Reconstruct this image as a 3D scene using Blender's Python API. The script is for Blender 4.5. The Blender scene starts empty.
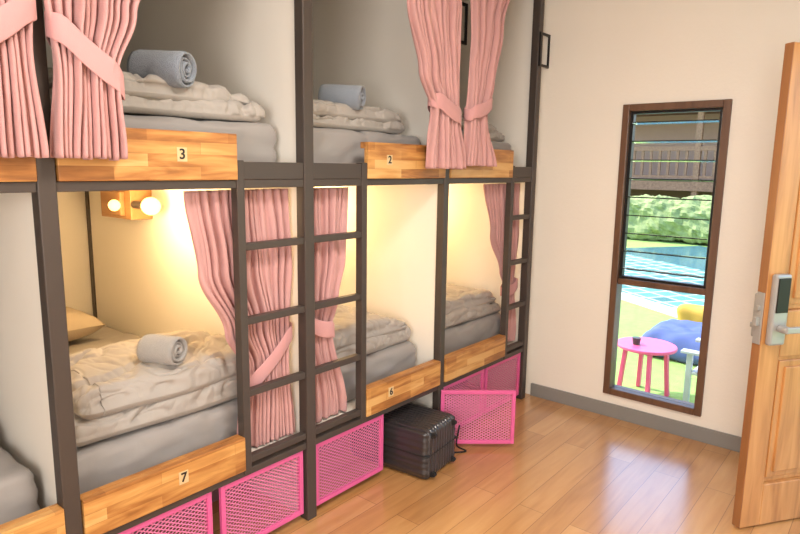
import bpy, math, random
from mathutils import Vector, Matrix, noise
random.seed(4)
S=bpy.context.scene
COL=S.collection
try:
    S.view_settings.view_transform='Standard'
    S.view_settings.look='None'
except Exception: pass

# ---------------------------------------------------------------- materials
def newmat(name):
    m=bpy.data.materials.new(name); m.use_nodes=True
    nt=m.node_tree; b=nt.nodes['Principled BSDF']
    return m,nt,b
def N(nt,t,**kw):
    n=nt.nodes.new(t)
    for k,v in kw.items():
        setattr(n,k,v)
    return n
def rgb(r,g,b):
    def l(c):
        c/=255.0
        return c/12.92 if c<=.04045 else ((c+.055)/1.055)**2.4
    return (l(r),l(g),l(b),1)
def simple(name,c,rough=.6,metal=0,var=.06,scale=6,bump=0,bscale=40,coat=0,sheen=0,spec=None,stretch=None,ridge=0,rscale=5):
    m,nt,b=newmat(name)
    tc=N(nt,'ShaderNodeTexCoord')
    mp=N(nt,'ShaderNodeMapping'); nt.links.new(tc.outputs['Object'],mp.inputs[0])
    if stretch: mp.inputs['Scale'].default_value=stretch
    nz=N(nt,'ShaderNodeTexNoise'); nz.inputs['Scale'].default_value=scale; nz.inputs['Detail'].default_value=4
    nt.links.new(mp.outputs[0],nz.inputs['Vector'])
    mx=N(nt,'ShaderNodeMix',data_type='RGBA')
    nt.links.new(nz.outputs['Fac'],mx.inputs[0])
    mx.inputs[6].default_value=tuple(max(0,x*(1-var)) for x in c[:3])+(1,)
    mx.inputs[7].default_value=tuple(min(1,x*(1+var)) for x in c[:3])+(1,)
    nt.links.new(mx.outputs[2],b.inputs['Base Color'])
    b.inputs['Roughness'].default_value=rough; b.inputs['Metallic'].default_value=metal
    if coat: b.inputs['Coat Weight'].default_value=coat
    if sheen: b.inputs['Sheen Weight'].default_value=sheen
    if spec is not None: b.inputs['Specular IOR Level'].default_value=spec
    last=None
    if ridge:
        n3=N(nt,'ShaderNodeTexNoise'); n3.noise_type='RIDGED_MULTIFRACTAL'
        n3.inputs['Scale'].default_value=rscale; n3.inputs['Detail'].default_value=3.2; n3.inputs['Distortion'].default_value=.7
        mp3=N(nt,'ShaderNodeMapping'); mp3.inputs['Rotation'].default_value=(0,0,.5); mp3.inputs['Scale'].default_value=(.6,1.6,1)
        nt.links.new(tc.outputs['Object'],mp3.inputs[0]); nt.links.new(mp3.outputs[0],n3.inputs['Vector'])
        bp=N(nt,'ShaderNodeBump'); bp.inputs['Strength'].default_value=ridge; bp.inputs['Distance'].default_value=.012
        nt.links.new(n3.outputs['Fac'],bp.inputs['Height']); last=bp
    if bump:
        n2=N(nt,'ShaderNodeTexNoise'); n2.inputs['Scale'].default_value=bscale; n2.inputs['Detail'].default_value=3
        nt.links.new(tc.outputs['Object'],n2.inputs['Vector'])
        bp=N(nt,'ShaderNodeBump'); bp.inputs['Strength'].default_value=bump; bp.inputs['Distance'].default_value=.01
        nt.links.new(n2.outputs['Fac'],bp.inputs['Height'])
        if last: nt.links.new(last.outputs[0],bp.inputs['Normal'])
        last=bp
    if last: nt.links.new(last.outputs[0],b.inputs['Normal'])
    return m
def wood(name,cols,axis='X',brick=None,rough=.4,grain=1.0,coat=0,mortar=.0015,gap=None,bias=0.0,bw=1.0,gs=(1.2,14,14)):
    m,nt,b=newmat(name)
    tc=N(nt,'ShaderNodeTexCoord')
    mp=N(nt,'ShaderNodeMapping'); nt.links.new(tc.outputs['Object'],mp.inputs[0])
    if axis=='Z': mp.inputs['Rotation'].default_value=(0,math.radians(90),0)
    if axis=='XZ': mp.inputs['Rotation'].default_value=(math.radians(-90),0,0)
    if axis=='Y': mp.inputs['Rotation'].default_value=(0,0,math.radians(90))
    ramp=N(nt,'ShaderNodeValToRGB'); cr=ramp.color_ramp
    cr.elements[0].color=cols[0]; cr.elements[0].position=.0
    cr.elements[1].color=cols[-1]; cr.elements[1].position=1
    for i,c in enumerate(cols[1:-1]):
        e=cr.elements.new((i+1)/(len(cols)-1)); e.color=c
    st=N(nt,'ShaderNodeMapping'); st.inputs['Scale'].default_value=gs
    nt.links.new(mp.outputs[0],st.inputs[0])
    nz=N(nt,'ShaderNodeTexNoise'); nz.inputs['Scale'].default_value=1.6; nz.inputs['Detail'].default_value=6; nz.inputs['Distortion'].default_value=.6
    nt.links.new(st.outputs[0],nz.inputs['Vector'])
    sub=N(nt,'ShaderNodeMath',operation='SUBTRACT'); sub.inputs[1].default_value=.5; nt.links.new(nz.outputs['Fac'],sub.inputs[0])
    mul=N(nt,'ShaderNodeMath',operation='MULTIPLY'); mul.inputs[1].default_value=grain*1.3; nt.links.new(sub.outputs[0],mul.inputs[0])
    add=N(nt,'ShaderNodeMath',operation='ADD'); nt.links.new(mul.outputs[0],add.inputs[0])
    if brick:
        bt=N(nt,'ShaderNodeTexBrick'); bt.offset=.37; bt.offset_frequency=2; bt.squash=1
        lo=.5-bw/2;hi=.5+bw/2
        bt.inputs['Color1'].default_value=(lo,lo,lo,1); bt.inputs['Color2'].default_value=(hi,hi,hi,1); bt.inputs['Mortar'].default_value=(.35,.35,.35,1)
        bt.inputs['Scale'].default_value=1; bt.inputs['Brick Width'].default_value=brick[0]; bt.inputs['Row Height'].default_value=brick[1]
        bt.inputs['Mortar Size'].default_value=mortar; bt.inputs['Mortar Smooth'].default_value=.1; bt.inputs['Bias'].default_value=bias
        nt.links.new(mp.outputs[0],bt.inputs['Vector'])
        sx=N(nt,'ShaderNodeSeparateColor'); nt.links.new(bt.outputs['Color'],sx.inputs[0]); nt.links.new(sx.outputs[0],add.inputs[1])
    else: add.inputs[1].default_value=.5
    nt.links.new(add.outputs[0],ramp.inputs[0])
    out=ramp.outputs[0]
    if brick and gap:
        mx=N(nt,'ShaderNodeMix',data_type='RGBA'); nt.links.new(bt.outputs['Fac'],mx.inputs[0]); nt.links.new(out,mx.inputs[6]); mx.inputs[7].default_value=gap; out=mx.outputs[2]
    nt.links.new(out,b.inputs['Base Color'])
    b.inputs['Roughness'].default_value=rough
    if coat: b.inputs['Coat Weight'].default_value=coat; b.inputs['Coat Roughness'].default_value=.2; b.inputs['Coat IOR'].default_value=1.6
    bp=N(nt,'ShaderNodeBump'); bp.inputs['Strength'].default_value=.08; bp.inputs['Distance'].default_value=.004
    nt.links.new(nz.outputs['Fac'],bp.inputs['Height']); nt.links.new(bp.outputs[0],b.inputs['Normal'])
    return m
def emit(name,c,s):
    m,nt,b=newmat(name)
    b.inputs['Base Color'].default_value=c; b.inputs['Emission Color'].default_value=c; b.inputs['Emission Strength'].default_value=s
    return m

M_wall=simple('plaster_cream',rgb(238,231,219),.85,var=.03,scale=2.2,bump=.12,bscale=60)
M_white=simple('painted_partition',rgb(236,230,220),.7,var=.02,scale=2)
M_ceil=simple('ceiling_white',rgb(243,241,237),.85,var=.02)
M_base=simple('baseboard_grey',rgb(134,132,128),.5,var=.03)
M_floor=wood('laminate_floor',[rgb(164,112,62),rgb(194,142,86),rgb(212,164,108)],'X',(1.2,.125),rough=.34,grain=.8,coat=1.0,gap=rgb(134,90,52),mortar=.0013,bw=.5,gs=(1.6,14,14))
M_board=wood('acacia_boards',[rgb(108,64,30),rgb(172,114,58),rgb(206,152,86),rgb(222,176,112)],'XZ',(.30,.0415),rough=.4,grain=1.25,mortar=.0008,bw=.62,bias=.1,gs=(2.4,16,16))
M_metal=simple('dark_brown_steel',rgb(72,63,58),.45,metal=.1,var=.08)
M_black=simple('black_metal',rgb(34,31,30),.4,metal=.4)
M_shadepanel=simple('pinkish_storage_shade',rgb(134,98,110),.7)  # dark tone stands in for shade inside the under-bed storage
M_pinkm=simple('pink_paint',rgb(222,98,156),.4,var=.04)
M_pinkg=simple('pink_mesh_paint',rgb(222,126,168),.45,var=.04)
M_curt=simple('dusty_pink_fabric',rgb(200,152,149),.9,var=.07,scale=14,bump=.2,bscale=260,sheen=.15)
M_curt2=simple('rose_pink_tieback',rgb(204,150,150),.85,var=.05,scale=20,bump=.1,bscale=300,sheen=.15)
M_sheet=simple('grey_sheet',rgb(152,147,144),.75,var=.05,scale=5,bump=.06,bscale=30,sheen=.15,ridge=.8,rscale=3.4)
M_duvet=simple('taupe_duvet',rgb(166,159,152),.72,var=.05,scale=5,bump=.08,bscale=60,sheen=.15,ridge=1.0,rscale=5.0)
M_pillow=simple('taupe_pillow',rgb(176,162,142),.85,var=.05,scale=6,bump=.2,bscale=20)
M_towel=simple('grey_blue_towel',rgb(138,146,158),.95,var=.1,scale=60,bump=.7,bscale=300,sheen=.4)
M_towel2=simple('warm_grey_towel',rgb(166,163,160),.95,var=.1,scale=60,bump=.7,bscale=300,sheen=.4)
M_frame=wood('brown_window_wood',[rgb(72,48,34),rgb(104,74,54),rgb(124,92,70)],'Z',rough=.4,grain=.8)
M_door=wood('golden_door_wood',[rgb(148,94,48),rgb(192,134,78),rgb(212,156,98)],'Z',rough=.38,grain=1.4,coat=0)
M_dooredge=wood('door_edge_wood',[rgb(110,70,40),rgb(146,98,60),rgb(166,116,74)],'Z',rough=.4,grain=.7)
M_sconce=wood('sconce_wood',[rgb(140,98,58),rgb(174,128,80),rgb(192,148,98)],'Y',rough=.5,grain=.9)
M_steel=simple('brushed_nickel',rgb(168,166,163),.38,metal=.35,var=.04,scale=40)
M_plate=simple('cream_plate',rgb(214,188,142),.5,var=.03)
M_ink=simple('black_ink',rgb(40,30,28),.6,var=.02)
M_case=simple('black_abs_shell',rgb(50,47,49),.28,var=.08,scale=20,coat=.3)
M_rubber=simple('black_rubber',rgb(28,27,27),.7)
M_bulb=emit('warm_bulb_glass',(1,.58,.20,1),3.2)
M_fillpanel=emit('fill_panel_glow',(1,.95,.88,1),2.0)  # glow of the added ceiling fill panel

# ---------------------------------------------------------------- geometry
def box(x0,x1,y0,y1,z0,z1):
    v=[(x0,y0,z0),(x1,y0,z0),(x1,y1,z0),(x0,y1,z0),(x0,y0,z1),(x1,y0,z1),(x1,y1,z1),(x0,y1,z1)]
    f=[(0,3,2,1),(4,5,6,7),(0,1,5,4),(1,2,6,5),(2,3,7,6),(3,0,4,7)]
    return v,f
def bar(p0,p1,w,h,up=(0,0,1)):
    p0=Vector(p0);p1=Vector(p1);d=(p1-p0).normalized();u=Vector(up)
    if abs(d.dot(u))>.99:u=Vector((0,1,0))
    s=d.cross(u).normalized()*w/2;t=s.cross(d).normalized()*h/2
    v=[]
    for p in (p0,p1): v+=[tuple(p-s-t),tuple(p+s-t),tuple(p+s+t),tuple(p-s+t)]
    return v,[(0,1,2,3),(7,6,5,4),(0,4,5,1),(1,5,6,2),(2,6,7,3),(3,7,4,0)]
def cyl(p0,p1,r,seg=16,r1=None):
    if r1 is None:r1=r
    p0=Vector(p0);p1=Vector(p1);d=(p1-p0).normalized();u=Vector((0,0,1))
    if abs(d.dot(u))>.99:u=Vector((1,0,0))
    a=d.cross(u).normalized();b=d.cross(a)
    v=[];f=[]
    for p,rr in((p0,r),(p1,r1)):
        for i in range(seg):
            t=2*math.pi*i/seg; v.append(tuple(p+a*math.cos(t)*rr+b*math.sin(t)*rr))
    for i in range(seg):
        j=(i+1)%seg; f.append((i,j,seg+j,seg+i))
    f.append(tuple(range(seg-1,-1,-1)));f.append(tuple(range(seg,2*seg)))
    return v,f
def tube(pts,r,seg=10):
    V=[];F=[]
    for a,b in zip(pts[:-1],pts[1:]):
        v,f=cyl(a,b,r,seg); o=len(V);V+=v;F+=[tuple(i+o for i in q) for q in f]
    for p in pts[1:-1]:
        v,f=ball(p,(r,r,r),10,6);o=len(V);V+=v;F+=[tuple(i+o for i in q) for q in f]
    return V,F
def ball(c,r,nu=24,nv=14):
    v=[];f=[]
    for j in range(nv+1):
        ph=math.pi*j/nv
        for i in range(nu):
            t=2*math.pi*i/nu
            v.append((c[0]+r[0]*math.sin(ph)*math.cos(t),c[1]+r[1]*math.sin(ph)*math.sin(t),c[2]+r[2]*math.cos(ph)))
    for j in range(nv):
        for i in range(nu):
            k=(i+1)%nu; f.append((j*nu+i,(j+1)*nu+i,(j+1)*nu+k,j*nu+k))
    return v,f
def join(parts):
    V=[];F=[]
    for v,f in parts:
        o=len(V);V+=list(v);F+=[tuple(i+o for i in q) for q in f]
    return V,F
def xf(g,M):
    return [tuple(M@Vector(p)) for p in g[0]],g[1]
def slab(x0,x1,y0,y1,z0,z1,r=.03,nx=30,ny=30,nz=6,fn=None):
    hx,hy,hz=(x1-x0)/2,(y1-y0)/2,(z1-z0)/2
    c=Vector(((x0+x1)/2,(y0+y1)/2,(z0+z1)/2)); r=min(r,hx,hy,hz)
    idx={};V=[];F=[]
    def vid(i,j,k):
        key=(i,j,k)
        if key in idx:return idx[key]
        p=Vector((-hx+2*hx*i/nx,-hy+2*hy*j/ny,-hz+2*hz*k/nz))
        q=Vector((max(-hx+r,min(hx-r,p.x)),max(-hy+r,min(hy-r,p.y)),max(-hz+r,min(hz-r,p.z))))
        d=p-q
        if d.length>1e-9: n=d.normalized(); p=q+n*r
        else: n=Vector((0,0,1))
        p=p+c
        if fn:p=fn(p,n)
        idx[key]=len(V);V.append(tuple(p));return idx[key]
    for i in range(nx):
        for j in range(ny):
            F.append((vid(i,j,0),vid(i,j+1,0),vid(i+1,j+1,0),vid(i+1,j,0)))
            F.append((vid(i,j,nz),vid(i+1,j,nz),vid(i+1,j+1,nz),vid(i,j+1,nz)))
    for i in range(nx):
        for k in range(nz):
            F.append((vid(i,0,k),vid(i+1,0,k),vid(i+1,0,k+1),vid(i,0,k+1)))
            F.append((vid(i,ny,k),vid(i,ny,k+1),vid(i+1,ny,k+1),vid(i+1,ny,k)))
    for j in range(ny):
        for k in range(nz):
            F.append((vid(0,j,k),vid(0,j,k+1),vid(0,j+1,k+1),vid(0,j+1,k)))
            F.append((vid(nx,j,k),vid(nx,j+1,k),vid(nx,j+1,k+1),vid(nx,j,k+1)))
    return V,F
WL={}
def add(name,g,mat,parent=None,smooth=False,bevel=0,label=None,cat=None,kind=None,group=None,origin=None):
    V,F=g
    xs=[p[0] for p in V];ys=[p[1] for p in V];zs=[p[2] for p in V]
    o=Vector(origin) if origin else Vector(((min(xs)+max(xs))/2,(min(ys)+max(ys))/2,min(zs)))
    me=bpy.data.meshes.new(name); me.from_pydata([tuple(Vector(p)-o) for p in V],[],F); me.update()
    if smooth: me.polygons.foreach_set('use_smooth',[True]*len(F))
    if mat: me.materials.append(mat)
    ob=bpy.data.objects.new(name,me); COL.objects.link(ob)
    place(ob,o,parent)
    if bevel:
        b=ob.modifiers.new('bevel','BEVEL'); b.width=bevel; b.segments=2; b.limit_method='ANGLE'
    if label: ob['label']=label
    if cat: ob['category']=cat
    if kind: ob['kind']=kind
    if group: ob['group']=group
    return ob
def place(ob,o,parent):
    if parent:
        ob.parent=parent; ob.location=Vector(o)-WL[parent.name]
    else: ob.location=o
    WL[ob.name]=Vector(o)
def empty(name,loc,label,cat,group=None):
    e=bpy.data.objects.new(name,None); COL.objects.link(e); e.location=loc; WL[e.name]=Vector(loc)
    e.empty_display_size=.1
    e['label']=label;e['category']=cat
    if group:e['group']=group
    return e
def text(name,s,loc,size,mat,parent):
    cu=bpy.data.curves.new(name,'FONT'); cu.body=s; cu.size=size; cu.align_x='CENTER';cu.align_y='CENTER'; cu.extrude=.0012; cu.offset=.0006
    t=bpy.data.objects.new(name+'_tmp',cu); COL.objects.link(t)
    bpy.context.view_layer.update()
    dg=bpy.context.evaluated_depsgraph_get()
    me=bpy.data.meshes.new_from_object(t.evaluated_get(dg))
    bpy.data.objects.remove(t)
    me.transform(Matrix.Rotation(math.radians(90),4,'X'))
    me.materials.clear(); me.materials.append(mat)
    ob=bpy.data.objects.new(name,me); COL.objects.link(ob); place(ob,loc,parent); return ob

# ---------------------------------------------------------------- key dims
XL,XC,X3,X4=.6985,1.6823,2.6431,3.60
YB=1.9107; XW=3.7045; YN=3.93; CH=2.75; YS=-.10
DY0,DY1=.797,1.376; WZ0,WZ1=.149,1.93

# ---------------------------------------------------------------- shell
def struct(name,g,mat,**k): return add(name,g,mat,kind='structure',**k)
struct('floor',box(-1.7,XW+.12,-1.75,YN+.15,-.1,0),M_floor,origin=(0,0,0))
struct('ceiling',box(-1.7,XW+.12,-1.75,YN+.15,CH,CH+.1),M_ceil)
struct('wall_north',box(-1.7,XW+.12,YN,YN+.15,0,CH),M_white)
struct('wall_west',box(-1.7,-1.55,-1.6,YN,0,CH),M_wall)
struct('wall_south',box(-1.7,2.5,-1.75,-1.6,0,CH),M_wall)
struct('wall_east',join([box(XW,XW+.12,DY1,YN,0,CH),box(XW,XW+.12,YS-.12,DY0,0,CH),box(XW,XW+.12,DY0,DY1,WZ1,CH),box(XW,XW+.12,DY0,DY1,0,WZ0)]),M_wall)
struct('wall_southeast',join([box(2.5,2.62,-1.75,YS,0,CH),box(2.62,3.56,YS-.12,YS,2.1,CH),box(3.56,XW,YS-.12,YS,0,CH)]),M_wall)
struct('baseboard_east',box(XW-.015,XW,YS+.001,YB-.03,0,.088),M_base,bevel=.002)
struct('baseboard_south',box(-1.55,2.5,-1.6,-1.585,0,.088),M_base)
struct('baseboard_west',box(-1.55,-1.535,-1.58,1.85,0,.088),M_base)

# window
fw=.040
w=struct('window_1',join([box(XW-.02,XW+.08,DY0,DY0+fw,WZ0,WZ1),box(XW-.02,XW+.08,DY1-fw,DY1,WZ0,WZ1),
   box(XW-.02,XW+.08,DY0+fw,DY1-fw,WZ1-fw,WZ1),box(XW-.02,XW+.08,DY0+fw,DY1-fw,WZ0,WZ0+fw),
   box(XW-.01,XW+.07,DY0+fw,DY1-fw,.858,.895)]),M_frame,bevel=.004)
def glass(name,tint):
    m,nt,b=newmat(name)
    tr=N(nt,'ShaderNodeBsdfTransparent'); gl=N(nt,'ShaderNodeBsdfGlossy'); gl.inputs['Roughness'].default_value=.03; fr=N(nt,'ShaderNodeFresnel'); fr.inputs[0].default_value=1.35
    tr.inputs[0].default_value=tint
    mx=N(nt,'ShaderNodeMixShader'); nt.links.new(fr.outputs[0],mx.inputs[0]); nt.links.new(tr.outputs[0],mx.inputs[1]); nt.links.new(gl.outputs[0],mx.inputs[2]); nt.links.new(mx.outputs[0],nt.nodes['Material Output'].inputs[0])
    return m
M_glass=glass('louvre_glass',(.95,.98,.98,1))
wi0,wi1=DY0+fw,DY1-fw
add('louvre_channel',join([box(XW+.01,XW+.05,wi0,wi0+.018,.895,WZ1-fw),box(XW+.01,XW+.05,wi1-.018,wi1,.895,WZ1-fw),box(XW+.01,XW+.05,wi0+.018,wi1-.018,.895,.91),box(XW+.01,XW+.05,wi0+.018,wi1-.018,WZ1-.055,WZ1-fw)]),M_black,parent=w,label='black aluminium louvre channel')
nl=9
for i in range(nl):
    zc=.955+i*(WZ1-.045-.955-.02)/(nl-.6)
    RM=Matrix.Translation((XW+.03,0,zc))@Matrix.Rotation(math.radians(4),4,'Y')
    add('louvre_blade',xf(box(-.042,.048,wi0+.019,wi1-.019,-.0025,.0025),RM),M_glass,parent=w)
    add('blade_rail',xf(box(-.048,-.042,wi0+.017,wi1-.017,-.003,.003),RM),M_black,parent=w)
add('glass_pane',box(XW+.03,XW+.034,wi0,wi1,WZ0+fw,.858),M_glass,parent=w)

# door
T=Vector((2.852,.418,0)); Hh=Vector((3.53,-.045,0)); dd=(Hh-T); DWd=dd.length; dd.normalize(); nn=Vector((dd.y,-dd.x,0))
MD=Matrix(((dd.x,nn.x,0,T.x),(dd.y,nn.y,0,T.y),(0,0,1,0),(0,0,0,1)))
def dbox(*a): return xf(box(*a),MD)
DH=2.045
parts=[dbox(0,.105,-.04,0,.008,DH),dbox(DWd-.105,DWd,-.04,0,.008,DH),dbox(.105,DWd-.105,-.04,0,.008,.2),dbox(.105,DWd-.105,-.04,0,DH-.12,DH),dbox(.105,DWd-.105,-.04,0,.78,.98),
 dbox(.36,.46,-.04,0,.2,.78),dbox(.36,.46,-.04,0,.98,DH-.12)]
door=struct('door_1',join(parts),M_door,bevel=.004)
for (a,b_,c,d) in ((.105,.36,.2,.78),(.46,DWd-.105,.2,.78),(.105,.36,.98,DH-.12),(.46,DWd-.105,.98,DH-.12)):
    add('raised_panel',join([dbox(a,b_,-.028,-.020,c,d),dbox(a+.022,b_-.022,-.030,-.013,c+.022,d-.022),dbox(a+.05,b_-.05,-.034,-.004,c+.05,d-.05)]),M_door,parent=door,bevel=.007)
add('door_edge_strip',dbox(-.003,0,-.04,0,.008,DH),M_dooredge,parent=door)
lk=add('lock_body',dbox(.016,.098,0,.028,.84,1.14),M_steel,parent=door,bevel=.010,smooth=False)
add('card_reader',dbox(.026,.088,.0281,.033,.98,1.125),M_black,parent=lk,bevel=.003)
add('door_lever',xf(join([cyl((.058,.028,.915),(.058,.07,.915),.016),bar((.048,.066,.915),(.145,.066,.915),.018,.026)]),MD),M_steel,parent=door,bevel=.004)
add('latch_plate',join([dbox(-.007,-.0031,-.038,-.001,.84,1.06),dbox(-.026,-.007,-.027,-.010,.92,.955),dbox(-.018,-.007,-.027,-.013,.985,1.005)]),M_steel,parent=door,bevel=.002)
add('outer_lock_body',dbox(.006,.085,-.064,-.0405,.86,1.05),M_steel,parent=door,bevel=.008)
add('outer_lever',xf(join([cyl((.05,-.064,.90),(.05,-.10,.90),.012),bar((.04,-.096,.90),(.15,-.096,.90),.016,.022)]),MD),M_steel,parent=door,bevel=.004)
struct('trim_1',join([box(3.56,3.60,YS,YS+.015,0,2.14),box(2.58,2.62,YS,YS+.015,0,2.14),box(2.58,3.60,YS,YS+.015,2.10,2.14)]),M_door)

# ---------------------------------------------------------------- bunk structure
bunk=empty('bunk_bed',(1.7,2.9,0),'long built-in two-tier bunk frame of dark steel and white panels','bunk bed')
PW=.052
def post(x,y,w_=PW,z1=CH): add('post',box(x-w_/2,x+w_/2,y-w_/2,y+w_/2,0,z1),M_metal,parent=bunk,bevel=.004)
post(XL,YB);post(XC,YB);post(X4,YB)
post(X3,YB,.045)
XM=-.28
post(XM,YB)
for x in (XL,XC,X3): post(x,YN-.03,.04)
for z0,z1 in ((.338,.366),(1.464,1.494)):
    for a,b_ in ((XM,XL),(XL,XC),(XC,X3),(X3,X4)):
        add('front_rail',box(a+PW/2,b_-PW/2,YB-.02,YB+.02,z0,z1),M_metal,parent=bunk,bevel=.002)
for a,b_ in ((XM,XL),(XL,XC),(XC,X3),(X3,X4)):
    for z,h in ((.37,.02),(1.502,.014)):
        add('bed_base',box(a+.03,b_-.03,YB+.022,YN-.055,z-h,z+h),M_white,parent=bunk,label='bed base panel')
    add('storage_shade',box(a+.013,b_-.013,YB+.42,YB+.435,0.001,.348),M_shadepanel,parent=bunk,label='added dark panel painting the shade in the luggage space')  # added sheet, coloured as the shade behind the mesh doors
for x in (XM,XL,XC,X3):
    add('partition_panel',box(x-.012,x+.012,YB+.03,YN-.051,.0,CH-.002),M_white,parent=bunk,label='white painted partition between bunks')
add('partition_panel',box(X4+.008,XW-.001,YB+.0265,YN-.002,.0,CH-.002),M_white,parent=bunk,label='white painted partition at the end wall')
LW=.33
spans=[(XM+PW/2,XL-PW/2),(XL+PW/2+.004,XC-LW-.016),(XC+LW+.016,X3-.025),(X3+.026,3.315)]
nums={1:('7','3'),2:('6','2')}
for i,(a,b_) in enumerate(spans):
    for lvl,(z0,z1) in enumerate(((.368,.505),(1.4945,1.657))):
        bd=add('bed_board',join([box(a,b_,YB-.032,YB-.004,z0,z1),box(a,b_,YB-.004,YB+.021,z1-.028,z1)]),M_board,parent=bunk,bevel=.003,origin=(a+i*.37+lvl*.2,YB,z0+.003),label='golden acacia guard board of jointed staves')
        if i in nums:
            cx={(1,0):1.07,(1,1):1.117,(2,0):2.20,(2,1):2.17}[(i,lvl)]
            cz=(z0+z1)/2+(.004 if lvl else .012)
            add('number_plate',box(cx-.018,cx+.018,YB-.0345,YB-.032,cz-.023,cz+.023),M_plate,parent=bd,label='small cream plate with a black number %s'%nums[i][lvl])
            text('digit',nums[i][lvl],Vector((cx,YB-.0355,cz)),.048,M_ink,bd)
def ladder(xa,xb):
    # side rail hangs between the upper and the lower front rails
    lo=add('ladder',join([box(xa-.017,xa+.017,YB-.025,YB+.015,.345,1.565)]),M_metal,parent=bunk,bevel=.003,label='dark steel ladder')
    x0,x1=(xa+.017,xb-PW/2) if xb>xa else (xb+PW/2,xa-.017)
    for z in (.398,.671,.959,1.245):
        add('rung',box(x0,x1,YB-.02,YB+.012,z-.014,z+.014),M_metal,parent=lo,bevel=.003)
    add('rung',box(x0,x1,YB-.02,YB+.012,1.4945,1.560),M_metal,parent=lo,bevel=.003,label='deep dark steel top rung')
ladder(XC-LW,XC);ladder(XC+LW,XC);ladder(3.335,X4)
for (a,b_,yb) in ((X3+.018,X3+.128,YB-.030),(X4-.024,XW-.002,YB-.032)):
    t=.013
    add('bracket_frame',join([box(a,b_,yb-.005,yb+.005,2.368,2.383),box(a,b_,yb-.005,yb+.005,2.18,2.195),box(b_-t,b_,yb-.005,yb+.005,2.195,2.368),box(a,a+t,yb-.005,yb+.005,2.195,2.368)]),M_black,parent=bunk,label='small open black frame')
# mesh storage doors
def mesh_door(p,q,z0=.035,z1=.332,label=None):
    p=Vector(p);q=Vector(q);W=(q-p).length;d=(q-p).normalized()
    Mx=Matrix(((d.x,-d.y,0,p.x),(d.y,d.x,0,p.y),(0,0,1,0),(0,0,0,1)))
    t=.020
    fr=add('storage_door',xf(join([box(0,t,-.009,.009,z0,z1),box(W-t,W,-.009,.009,z0,z1),box(t,W-t,-.009,.009,z0,z0+t),box(t,W-t,-.009,.009,z1-t,z1)]),Mx),M_pinkm,parent=bunk,bevel=.002,label=label or 'pink storage door with mesh infill')
    g=[];k=.6;sp=.0155
    a0,a1,b0,b1=t-.002,W-t+.002,z0+t-.002,z1-t+.002
    for sgn in (1,-1):
        c=-1.0
        while c<1.0:
            pts=[]
            for s in (a0,a1):
                z=c+sgn*k*s
                if b0<=z<=b1: pts.append((s,z))
            for z in (b0,b1):
                s=(z-c)/(sgn*k)
                if a0<s<a1: pts.append((s,z))
            if len(pts)==2 and (Vector(pts[0])-Vector(pts[1])).length>.006:
                g.append(bar((pts[0][0],.0006*sgn,pts[0][1]),(pts[1][0],.0006*sgn,pts[1][1]),.0014,.0042,(0,0,1)))
            c+=sp
    add('mesh_grille',xf(join(g),Mx),M_pinkg,parent=fr)
mesh_door((XL+.035,YB,0),(1.195,YB,0))
mesh_door((1.235,YB,0),(XC-.035,YB,0))
mesh_door((XC+.035,YB,0),(2.175,YB,0))
mesh_door((2.618,1.872,0),(2.893,1.562,0),.03,.34,label='pink mesh storage door standing open')
mesh_door((X3+.035,YB,0),(3.11,YB,0))
mesh_door((3.135,YB,0),(X4-.035,YB,0))

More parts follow.
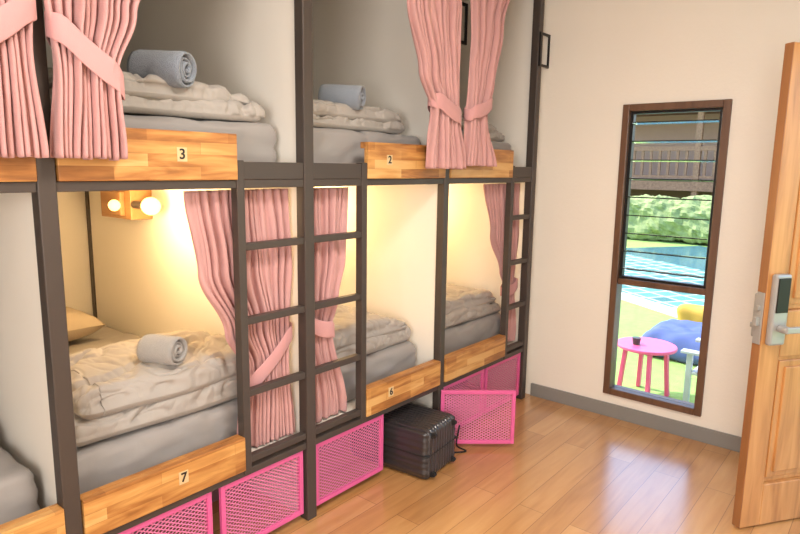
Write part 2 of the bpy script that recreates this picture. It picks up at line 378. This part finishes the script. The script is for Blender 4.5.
# ---------------------------------------------------------------- bedding
def wr(seed,a1=.010,f1=7,a2=.010,f2=5,st=(1,1,1)):
    o=Vector((seed*3.1,seed*1.7,seed*.9))
    def fn(p,n):
        q=Vector((p.x*st[0],p.y*st[1],p.z*st[2]))
        d=a1*noise.noise(q*f1+o)
        r=1-abs(noise.noise(q*f2+o*2))*2.2
        d-=a2*max(0,r)**2
        if n.z<-.3:d=0
        return p+n*d
    return fn
def mattress(x0,x1,z,seed,y1=YN-.07,label='mattress in a wrinkled grey fitted sheet'):
    base=wr(seed,.006,6,.012,4,(1,1,3))
    return add('mattress',slab(x0,x1,YB+.105,y1,z,z+.2,.045,60,70,10,base),M_sheet,smooth=True,label=label,cat='mattress',group='bunk mattresses')
def duvet(x0,x1,y0,y1,z,h,seed,label,tilt=0.0,fold=0.0):
    parts=[];hh=h/2
    for i in range(2):
        o=Vector((seed*5.3+i*2.1,seed*2.7,seed*1.3-i))
        ax0=x0+(.0 if i==0 else .02+fold*.3);ax1=x1-(.0 if i==0 else .035)
        ay0=y0+(.0 if i==0 else .012);ay1=y1-(.0 if i==0 else .05)
        zz=z+i*hh*.93; zt=zz+hh*1.15
        def fn(p,n,i=i,o=o,zz=zz):
            u=(p.x-x0)/(x1-x0);v=(p.y-y0)/(y1-y0)
            lo=Vector((p.x*2.6,p.y*2.6,i*3.0))+o
            q=p.copy()
            q.x+=.022*noise.noise(lo)*(1 if 0.15<u<.85 else .4); q.y+=.04*noise.noise(lo+Vector((9,3,1)))
            s=Vector((p.x+.07*noise.noise(lo*1.4),p.y+.07*noise.noise(lo*1.4+Vector((4,4,4))),p.z))
            puff=.022*noise.noise(Vector((s.x*3.4,s.y*5.0,s.z*5))+o)
            r1=max(0,1-abs(noise.noise(Vector((s.x*2.4+s.y*1.2,s.y*5.6-s.x*1.8,s.z*4))+o*1.7))*6.5)
            r2=max(0,1-abs(noise.noise(Vector((s.x*7-s.y*3,s.y*6+s.x*4,s.z*10))+o*2.3))*6.5)
            r3=max(0,1-abs(noise.noise(Vector((s.x*13+s.y*5,s.y*9-s.x*6,s.z*14))+o*3.3))*5.5)
            d=puff-.019*r1-.010*r2-.005*r3
            if n.z<-.3:
                d=0
            q=q+n*d
            if n.z>-.2:
                q.z+=.02*math.sin(math.pi*max(0,min(1,u)))*(i+1)/2+tilt*max(0,v)*(i+1)/2-.03*max(0,u-.8)/.2*(i)
            if i==0: q.z=max(q.z,z+.001)
            return q
        parts.append(slab(ax0,ax1,ay0,ay1,zz,zt,hh*.56,150,100,16,fn))
    return add('duvet',join(parts),M_duvet,smooth=True,label=label,cat='duvet',group='folded duvets')
bays=[(XM,XL),(XL,XC),(XC,X3),(X3,X4)]
ZLm,ZUm=.391,1.517
for i,(a,b_) in enumerate(bays):
    mattress(a+.035,b_-.035,ZLm,i+1)
    if i>0: mattress(a+.035,b_-.035,ZUm,i+11)
zl=ZLm+.2;zu=ZUm+.2
duvet(XL+.06,XC-.05,YB+.115,2.54,zl,.19,1,'folded taupe duvet on the lower bunk beside pink curtain',.01,.1)
duvet(XC+.05,X3-.05,YB+.135,2.56,zl,.15,2,'folded taupe duvet on the lower middle bunk')
duvet(X3+.05,X4-.05,YB+.135,2.56,zl,.15,3,'folded taupe duvet on the lower bunk near the end wall')
duvet(XL+.06,XC-.11,YB+.13,2.60,zu,.11,4,'folded taupe duvet on the upper bunk under a towel',.03)
duvet(XC+.05,X3-.13,YB+.13,2.60,zu,.105,5,'folded taupe duvet on the upper middle bunk',.03)
duvet(X3+.05,X4-.08,YB+.13,2.60,zu,.10,6,'folded taupe duvet on the upper bunk by the end wall')
duvet(XM+.045,XL-.06,YB+.4,2.9,zl,.10,7,'folded taupe duvet on the lower corner bunk')
def pillow(c,sx,sy,h,rot,label):
    V=[];F=[];n=24
    for side in (1,-1):
        for j in range(n+1):
            for i in range(n+1):
                u=2*i/n-1;v=2*j/n-1
                pr=max(0,(1-u**4))*max(0,(1-v**4))
                z=side*h/2*pr**.5
                x=u*sx/2;y=v*sy/2
                pinch=1-.07*(1-v*v)*abs(u)**3; pinch2=1-.07*(1-u*u)*abs(v)**3
                z+=.01*noise.noise(Vector((u*2.5,v*2.5,side*3)))*pr
                V.append((x*pinch,y*pinch2,z))
    m=(n+1)*(n+1)
    for s in (0,1):
        for j in range(n):
            for i in range(n):
                a=s*m+j*(n+1)+i; q=(a,a+1,a+n+2,a+n+1)
                F.append(q if s==0 else q[::-1])
    g=xf((V,F),Matrix.Translation(c)@Matrix.Rotation(rot,4,'Z'))
    return add('pillow',g,M_pillow,smooth=True,label=label,cat='pillow',group='bed pillows')
pillow((1.14,3.48,zl+.092),.62,.42,.17,.05,'plump taupe pillow at the head of the lower bunk')
pillow((2.16,3.60,zl+.08),.62,.40,.14,0,'taupe pillow at the head of the lower middle bunk')
pillow((3.12,3.60,zl+.08),.62,.40,.14,0,'taupe pillow at the head of the lower end bunk')
def towel(c,L,R,rotz,mat,label,tilt=0):
    turns=3.4;n=120;pitch=R/(turns+.4);th=pitch*.80
    V=[];F=[];nl_=12
    def prof(s):
        a=2*math.pi*turns*s; r=pitch*.35+pitch*turns*s
        return a,r
    for k in range(nl_+1):
        x=-L/2+L*k/nl_
        e_=abs(2*k/nl_-1)
        for s in range(n+1):
            a,r=prof(s/n); w_=noise.noise(Vector((x*20,a,1)))*.002
            for rr,sg in ((r-th/2,1),(r+th/2,-1)):
                sh=sg*th*.32*max(0,(e_-.9)/.1)**2
                V.append((x+.006*math.sin(a*.5),(rr+w_+sh)*math.cos(a),(rr+w_+sh)*math.sin(a)))
    m=2*(n+1)
    for k in range(nl_):
        for s in range(n):
            a=k*m+2*s
            F.append((a,a+2,a+m+2,a+m)); F.append((a+1,a+m+1,a+m+3,a+3))
    for k in (0,nl_):
        for s in range(n):
            a=k*m+2*s; q=(a,a+1,a+3,a+2); F.append(q if k==0 else q[::-1])
    for k in range(nl_):
        for s in (0,n):
            a=k*m+2*s;F.append((a,a+m,a+m+1,a+1))
    g=xf((V,F),Matrix.Translation(c)@Matrix.Rotation(rotz,4,'Z')@Matrix.Rotation(tilt,4,'Y')@Matrix.Rotation(math.radians(200),4,'X'))
    return add('rolled_towel',g,mat,smooth=True,label=label,cat='towel',group='rolled towels on the beds')
towel((1.15,2.13,zl+.262),.15,.058,math.radians(-66),M_towel2,'rolled warm-grey towel on the lower folded duvet')
towel((1.18,2.09,zu+.166),.20,.064,math.radians(-62),M_towel,'rolled grey-blue towel on the upper folded duvet',math.radians(3))
towel((2.10,2.12,zu+.156),.20,.058,math.radians(-62),M_towel,'rolled grey-blue towel on the upper middle duvet',math.radians(3))

# ---------------------------------------------------------------- curtains
def lerp_rows(rows,z):
    rows=sorted(rows,key=lambda r:-r[0])
    if z>=rows[0][0]:return rows[0][1:]
    for a,b_ in zip(rows[:-1],rows[1:]):
        if a[0]>=z>=b_[0]:
            t=(a[0]-z)/(a[0]-b_[0]); t=t*t*(3-2*t)
            return tuple(a[i]*(1-t)+b_[i]*t for i in range(1,len(a)))
    return rows[-1][1:]
def curtain(Yp,rows,nf,seed,tie,label,group):
    z1=max(r[0] for r in rows);z0=min(r[0] for r in rows);nz=90;nx=nf*16
    V=[];F=[]
    for k in range(nz+1):
        z=z1+(z0-z1)*k/nz
        xl,xr,am=lerp_rows(rows,z)
        for i in range(nx+1):
            s=i/nx
            ph=noise.noise(Vector((s*3.2,z*1.1,seed)))*2.2+noise.noise(Vector((s*8.0,z*.7,seed+4)))*.9
            a=nf*s+ph*.5
            tri=4*abs((a%1)-.5)-1
            w_=.7*tri+.3*math.sin(2*math.pi*(a+.25))
            y=Yp+am*w_*(.75+1.2*noise.noise(Vector((s*7,z*1.4,seed+9))))+.014*noise.noise(Vector((s*3,z*3,seed+5)))
            y+=.003*noise.noise(Vector((s*30,z*9,seed+2)))
            x=xl+(xr-xl)*s+.003*math.sin(4*math.pi*a)
            zz=z+(.008*noise.noise(Vector((s*8,seed,3))) if k==nz else 0)
            V.append((x,y,zz))
    for k in range(nz):
        for i in range(nx):
            a=k*(nx+1)+i;F.append((a,a+1,a+nx+2,a+nx+1))
    xl,xr,am=lerp_rows(rows,tie[0])
    e=empty('curtain',((xl+xr)/2,Yp,z0),label,'curtain',group)
    c=add('curtain_panel',(V,F),M_curt,parent=e,smooth=True)
    so=c.modifiers.new('thick','SOLIDIFY');so.thickness=.0015
    zt,slope,hw=tie; rx=(xr-xl)/2+.010; ry=am+.014;n=48;W=[];G=[]
    for i in range(n):
        t=2*math.pi*i/n
        cx,cy=math.cos(t),math.sin(t)
        x=(xl+xr)/2+rx*math.copysign(abs(cx)**.7,cx); y=Yp+ry*math.copysign(abs(cy)**.7,cy)
        zz=zt+slope*(x-(xl+xr)/2)+.004*math.sin(5*t)
        h2=hw*(1-.2*abs(cx)**3)
        for dz,off in ((-h2,0),(-h2*.9,.0015),(h2*.9,.0015),(h2,0)):
            W.append((x+off*cx,y+off*cy,zz+dz))
    for i in range(n):
        j=(i+1)%n
        for q in range(3): G.append((4*i+q,4*j+q,4*j+q+1,4*i+q+1))
    tb=add('tieback',(W,G),M_curt2,parent=e,smooth=True)
    so=tb.modifiers.new('thick','SOLIDIFY');so.thickness=.002
    return e
YF=YB-.082
G1='pink bunk curtains'
curtain(YF,[(2.62,.72,1.22,.022),(2.2,.71,1.06,.028),(1.98,.705,.95,.03),(1.80,.72,.885,.028),(1.56,.70,.905,.032)],11,1,(1.84,-.75,.042),'dusty pink pleated curtain tied back against a dark post',G1)
curtain(YF,[(2.62,.15,.67,.022),(2.2,.30,.675,.028),(1.98,.42,.68,.03),(1.82,.50,.665,.028),(1.56,.47,.68,.032)],11,2,(1.88,.7,.042),'dusty pink pleated curtain tied back on the corner bunk',G1)
curtain(YF,[(2.62,2.13,2.64,.022),(2.3,2.23,2.645,.026),(2.0,2.33,2.64,.028),(1.82,2.42,2.635,.028),(1.545,2.40,2.705,.032)],12,3,(1.83,-.35,.040),'dusty pink curtain gathered on the upper middle bunk',G1)
curtain(YF,[(2.62,2.745,3.2,.022),(2.3,2.75,3.05,.026),(2.0,2.735,2.98,.028),(1.83,2.73,2.92,.027),(1.56,2.715,3.01,.032)],10,4,(1.86,.35,.036),'dusty pink curtain gathered beside the middle post',G1)
YI=YB+.06
curtain(YI,[(1.455,1.17,1.64,.016),(1.15,1.22,1.645,.019),(.9,1.33,1.64,.021),(.75,1.40,1.635,.021),(.40,1.365,1.65,.023)],13,5,(.76,.8,.038),'dusty pink curtain swept and tied behind a ladder',G1)
curtain(YI,[(1.455,1.72,1.99,.018),(1.15,1.72,1.97,.02),(.95,1.72,1.92,.02),(.83,1.72,1.88,.02),(.40,1.72,1.99,.022)],9,6,(.84,-.35,.038),'dusty pink curtain hanging behind a steel ladder',G1)
curtain(YI,[(1.455,3.13,3.57,.018),(1.15,3.22,3.57,.02),(.9,3.36,3.57,.02),(.78,3.42,3.56,.02),(.41,3.41,3.57,.022)],10,7,(.78,.3,.036),'dusty pink curtain tied back at the end bunk',G1)
for (a,b_,y,z) in ((XM+.03,XL-.03,YF,2.63),(XL+.03,XC-.03,YF,2.63),(XC+.03,X3-.03,YF,2.63),(X3+.03,X4-.03,YF,2.63),(XL+.03,XC-.03,YI,1.474),(XC+.03,X3-.03,YI,1.474),(X3+.03,X4-.03,YI,1.474)):
    add('curtain_rod',cyl((a,y,z),(b_,y,z),.008,10),M_metal,parent=bunk,smooth=True)

# ---------------------------------------------------------------- reading lamps
def light(name,typ,loc,e,c,size=.1,rot=None,parent=None,sy=None):
    l=bpy.data.lights.new(name,typ); l.energy=e; l.color=c
    if typ=='AREA':
        l.size=size
        if sy: l.shape='RECTANGLE'; l.size_y=sy
    elif typ=='SUN': l.angle=size
    else: l.shadow_soft_size=size
    o=bpy.data.objects.new(name,l);COL.objects.link(o);o.location=loc
    if rot:o.rotation_euler=rot
    if parent:
        o.parent=parent;o.location=Vector(loc)-WL[parent.name]
    return o
WARM=(1,.68,.32)
for i,x in enumerate((XC,X3,X4+.02)):
    xb=x-.0125
    e=empty('reading_lamp',(xb-.06,3.25,1.26),'wooden block reading lamp with two glowing round bulbs','lamp','bunk reading lamps')
    add('lamp_base',join([box(xb-.12,xb,3.12,3.46,1.255,1.42),box(xb-.145,xb-.12,3.18,3.40,1.275,1.40)]),M_sconce,parent=e,bevel=.004)
    add('socket',cyl((xb-.10,3.12,1.335),(xb-.10,3.02,1.335),.020),M_metal,parent=e)
    add('light_bulb',ball((xb-.10,2.95,1.335),(.046,.054,.046)),M_bulb,parent=e,smooth=True)
    add('light_bulb',ball((xb-.172,3.19,1.33),(.030,.030,.030)),M_bulb,parent=e,smooth=True)
    light('bulb_light','POINT',(xb-.26,2.80,1.30),14,WARM,.05,parent=e)

# ---------------------------------------------------------------- suitcase
sc=empty('suitcase',(2.385,1.92,0),'glossy black ribbed hard-shell suitcase lying flat on the floor','suitcase')
MS=Matrix.Translation((2.385,1.955,0))@Matrix.Rotation(math.radians(6),4,'Z')
def ribs(p,n):
    if abs(n.z)>.5 or abs(n.y)>.5:
        s=math.sin(p.x*2*math.pi/.026)
        a=.006*max(-.5,min(.6,s*1.6))
        edge=min(1,(.145-abs(p.x))/.02) if abs(p.x)<.145 else 0
        p=p+n*a*max(0,edge)
    if abs(n.x)>.5:
        s=math.sin(p.z*2*math.pi/.034); p=p+n*.005*max(-.5,min(.6,s*1.5))
    return p
add('shell',xf(slab(-.15,.15,-.25,.25,.004,.265,.035,130,30,26,ribs),MS),M_case,parent=sc,smooth=True)
add('zipper_band',xf(slab(-.1545,.1545,-.2555,.2555,.130,.140,.005,20,20,2),MS),M_rubber,parent=sc,smooth=True)
add('carry_handle',xf(tube([(.151,-.08,.16),(.166,-.07,.16),(.166,.05,.16),(.151,.06,.16)],.008),MS),M_rubber,parent=sc,smooth=True)
for (x,z) in ((-.10,.03),(.10,.03),(-.10,.235),(.10,.235)):
    add('wheel',xf(join([cyl((x-.008,-.262,z),(x+.008,-.262,z),.011,18),box(x-.012,x+.012,-.257,-.244,z-.012,z+.012)]),MS),M_rubber,parent=sc)
pts=[]
for k in range(19):
    t=k/18
    pts.append((.16+.11*math.sin(t*3.0),-.26+.07*t+.035*math.sin(t*7),.19*(1-t)**6+.006))
add('strap',xf(tube(pts,.0048,8),MS),M_rubber,parent=sc,smooth=True,label='thin black strap trailing on the floor')

# ---------------------------------------------------------------- outdoors
GZ=-.22
M_grass=simple('lawn_green',rgb(136,164,82),.9,var=.25,scale=12,bump=.6,bscale=80)
M_hedge=simple('hedge_leaf',rgb(134,146,92),.8,var=.5,scale=9,bump=1,bscale=30)
M_bwood=wood('weathered_brown_wood',[rgb(100,70,54),rgb(140,102,78),rgb(166,128,100)],'X',rough=.6)
m,nt,b=newmat('pool_mosaic'); tc=N(nt,'ShaderNodeTexCoord'); bt=N(nt,'ShaderNodeTexBrick'); bt.offset=0
bt.inputs['Color1'].default_value=rgb(52,104,98); bt.inputs['Color2'].default_value=rgb(84,138,126); bt.inputs['Mortar'].default_value=rgb(170,190,180)
bt.inputs['Scale'].default_value=1;bt.inputs['Brick Width'].default_value=.3;bt.inputs['Row Height'].default_value=.3;bt.inputs['Mortar Size'].default_value=.024
nt.links.new(tc.outputs['Object'],bt.inputs['Vector']);nt.links.new(bt.outputs['Color'],b.inputs['Base Color']);b.inputs['Roughness'].default_value=.6
M_tile=m
m,nt,b=newmat('pool_water'); b.inputs['Base Color'].default_value=rgb(64,106,124); b.inputs['Roughness'].default_value=.12; b.inputs['Specular IOR Level'].default_value=.25
tc=N(nt,'ShaderNodeTexCoord');nz=N(nt,'ShaderNodeTexNoise');nz.inputs['Scale'].default_value=3;bp=N(nt,'ShaderNodeBump');bp.inputs['Strength'].default_value=.3
nt.links.new(tc.outputs['Object'],nz.inputs['Vector']);nt.links.new(nz.outputs['Fac'],bp.inputs['Height']);nt.links.new(bp.outputs[0],b.inputs['Normal'])
M_water=m
M_stone=simple('pale_paving',rgb(200,196,186),.7,var=.06,scale=8)
M_tpink=simple('hot_pink_plastic',rgb(222,84,130),.35)
M_bag=simple('periwinkle_fabric',rgb(74,88,140),.8)
M_yel=simple('yellow_fabric',rgb(196,150,56),.8)
M_wpl=simple('white_plastic',rgb(235,235,235),.4)
M_gpl=simple('pale_grey_plastic',rgb(170,170,176),.5)
M_cup=simple('dark_ceramic',rgb(50,55,50),.4)
add('lawn',box(-8,34,-14,22,GZ-.1,GZ),M_grass,label='sunlit green lawn around the house',cat='grass',kind='stuff')
px_,py_=8.1,2.6
pool=empty('swimming_pool',(px_,py_,GZ),'blue swimming pool with teal mosaic edge beside the lawn','pool')
add('water',box(px_+2.8,px_+5.6,py_-4,py_+5.0,GZ+.001,GZ+.03),M_water,parent=pool)
add('mosaic_edge',box(px_+.1,px_+2.8,py_-4.2,py_+5.2,GZ+.001,GZ+.06),M_tile,parent=pool)
add('stone_coping',box(px_,px_+.1,py_-4.2,py_+5.2,GZ+.001,GZ+.08),M_stone,parent=pool)
pool.rotation_euler=(0,0,math.radians(-33))
def hf(p,n):
    q=p+n*(.12*noise.noise(p*2.5)+.08*noise.noise(p*6)+.04*noise.noise(p*14)); q.z=max(q.z,GZ+.001); return q
add('hedge',slab(15.8,16.7,-2,10,GZ+.002,.85,.3,16,140,14,hf),M_hedge,smooth=False,label='clipped yellow-green hedge behind the pool',cat='hedge',kind='stuff')
bl=empty('garden_building',(20,4,GZ),'brown timber veranda building with balcony railing','building')
add('veranda_floor',box(18.2,24,-3,12,1.0,1.25),M_bwood,parent=bl)
add('lower_wall',box(20,24,-3,12,GZ,1.0),simple('dusty_underfloor',rgb(128,102,86),.8),parent=bl)
add('upper_wall',box(21,24,-3,12,1.25,3.3),simple('mauve_wall',rgb(186,156,142),.8),parent=bl)
add('roof',join([box(17.8,24.5,-3.5,12.5,3.3,3.5)]),M_bwood,parent=bl)
y=-3
while y<=12:
    add('veranda_post',box(18.25,18.4,y,y+.15,GZ,3.3),M_bwood,parent=bl); y+=1.9
rl=[box(18.26,18.38,-3,12,2.1,2.22),box(18.28,18.36,-3,12,1.34,1.42)]
y=-3
while y<12: rl.append(box(18.29,18.35,y,y+.07,1.42,2.1)); y+=.24
add('railing',join(rl),M_bwood,parent=bl)
# pink table
tb=empty('side_table',(4.82,1.5,GZ+.001),'round hot-pink plastic side table on the grass','table')
tx,ty,tz=4.84,1.485,.195
add('table_top',join([cyl((tx,ty,tz-.025),(tx,ty,tz),.225,48)]),M_tpink,parent=tb,bevel=.006)
for k in range(4):
    a=k*math.pi/2+.5
    add('leg',bar((tx+.15*math.cos(a),ty+.15*math.sin(a),tz-.025),(tx+.185*math.cos(a),ty+.185*math.sin(a),GZ+.004),.045,.03),M_tpink,parent=tb,bevel=.004)
add('cup',join([cyl((tx-.06,ty+.06,tz),(tx-.06,ty+.06,tz+.055),.025,20,.034),tube([(tx-.02,ty+.06,tz+.045),(tx,ty+.06,tz+.03),(tx-.03,ty+.06,tz+.015)],.005)]),M_cup,label='small dark cup on the pink table',cat='cup')
def bagf(p,n):
    h=(p.z-GZ)/.45; k=1-.35*max(0,h)**1.5
    c=Vector((6.3,1.5,0)); q=Vector((c.x+(p.x-c.x)*k,c.y+(p.y-c.y)*k,p.z))+n*.03*noise.noise(p*6)
    q.z=max(q.z,GZ+.001); return q
add('bean_bag',slab(5.85,6.75,1.05,1.92,GZ+.002,GZ+.25,.12,24,24,10,bagf),M_bag,smooth=True,label='large navy-blue bean bag on the grass',cat='bean bag')
add('cushion',slab(6.9,7.12,1.4,1.84,GZ+.025,.11,.07,16,16,12,lambda p,n:p+n*.02*noise.noise(p*7)),M_yel,smooth=True,label='mustard yellow cushion behind the bean bag',cat='cushion')
ch=empty('garden_chair',(4.95,1.08,GZ),'pale grey plastic garden chair beside the pink table','chair')
cx,cy=5.0,1.03
add('seat',box(cx-.22,cx+.22,cy-.22,cy+.1,GZ+.26,GZ+.29),M_gpl,parent=ch,bevel=.01)
for k in range(5):
    add('back_slat',bar((cx-.2+.1*k,cy-.2,GZ+.29),(cx-.2+.1*k,cy-.32,GZ+.62),.07,.015,(0,1,0)),M_gpl,parent=ch,bevel=.004)
for (a,b_) in ((-.2,-.2),(.2,-.2),(-.2,.12),(.2,.12)):
    add('leg',box(cx+a-.02,cx+a+.02,cy+b_-.02,cy+b_+.02,GZ,GZ+(.42 if b_>0 else .26)),M_gpl,parent=ch,bevel=.004)
for a in (-.2,.2):
    add('armrest',box(cx+a-.04,cx+a+.04,cy-.24,cy+.18,GZ+.42,GZ+.44),M_gpl,parent=ch,bevel=.004)

# ---------------------------------------------------------------- lights
cl=empty('ceiling_fill_panel',(1.2,.4,CH-.04),'added flat square white fill panel on the unseen ceiling','ceiling light')  # added out-of-view fixture to dress the room's fill light
add('housing',box(.75,1.65,-.05,.85,CH-.035,CH-.001),M_wpl,parent=cl)
add('diffuser',box(.79,1.61,-.01,.81,CH-.04,CH-.0351),M_fillpanel,parent=cl)
light('panel_fill','AREA',(1.2,.4,CH-.06),46,(1,.94,.85),.6,parent=cl)  # area fill emitted under the added panel
light('daylight_fill','AREA',(-1.45,-.3,1.6),84,(1,.985,.96),1.3,rot=(0,math.radians(-90),0),sy=1.4)  # added daylight fill behind the camera; the west wall has no window
light('sun','SUN',(10,6,12),8.5,(1,.96,.90),.01,rot=(math.radians(-38),math.radians(-6),0))
W=bpy.data.worlds.new('sky');S.world=W;W.use_nodes=True;nt=W.node_tree
bg=nt.nodes['Background'];sk=nt.nodes.new('ShaderNodeTexSky')
try:
    sk.sky_type='NISHITA'; sk.sun_disc=False; sk.sun_elevation=math.radians(48); sk.sun_rotation=math.radians(20)
except Exception: pass
nt.links.new(sk.outputs[0],bg.inputs[0]);bg.inputs[1].default_value=.8

# ---------------------------------------------------------------- camera
f,p,r,th=611.3,.1626,.0145,.6942
Fv=Vector((math.cos(th)*math.cos(p),math.sin(th)*math.cos(p),-math.sin(p)))
R0=Vector((math.sin(th),-math.cos(th),0));U0=R0.cross(Fv)
R=math.cos(r)*R0+math.sin(r)*U0;U=-math.sin(r)*R0+math.cos(r)*U0
cam=bpy.data.cameras.new('camera');co=bpy.data.objects.new('camera',cam);COL.objects.link(co)
cam.sensor_width=36;cam.lens=f/800*36;cam.clip_start=.02;cam.clip_end=200
m=Matrix((R,U,-Fv)).transposed().to_4x4();m.translation=Vector((0,0,1.55));co.matrix_world=m
S.camera=co
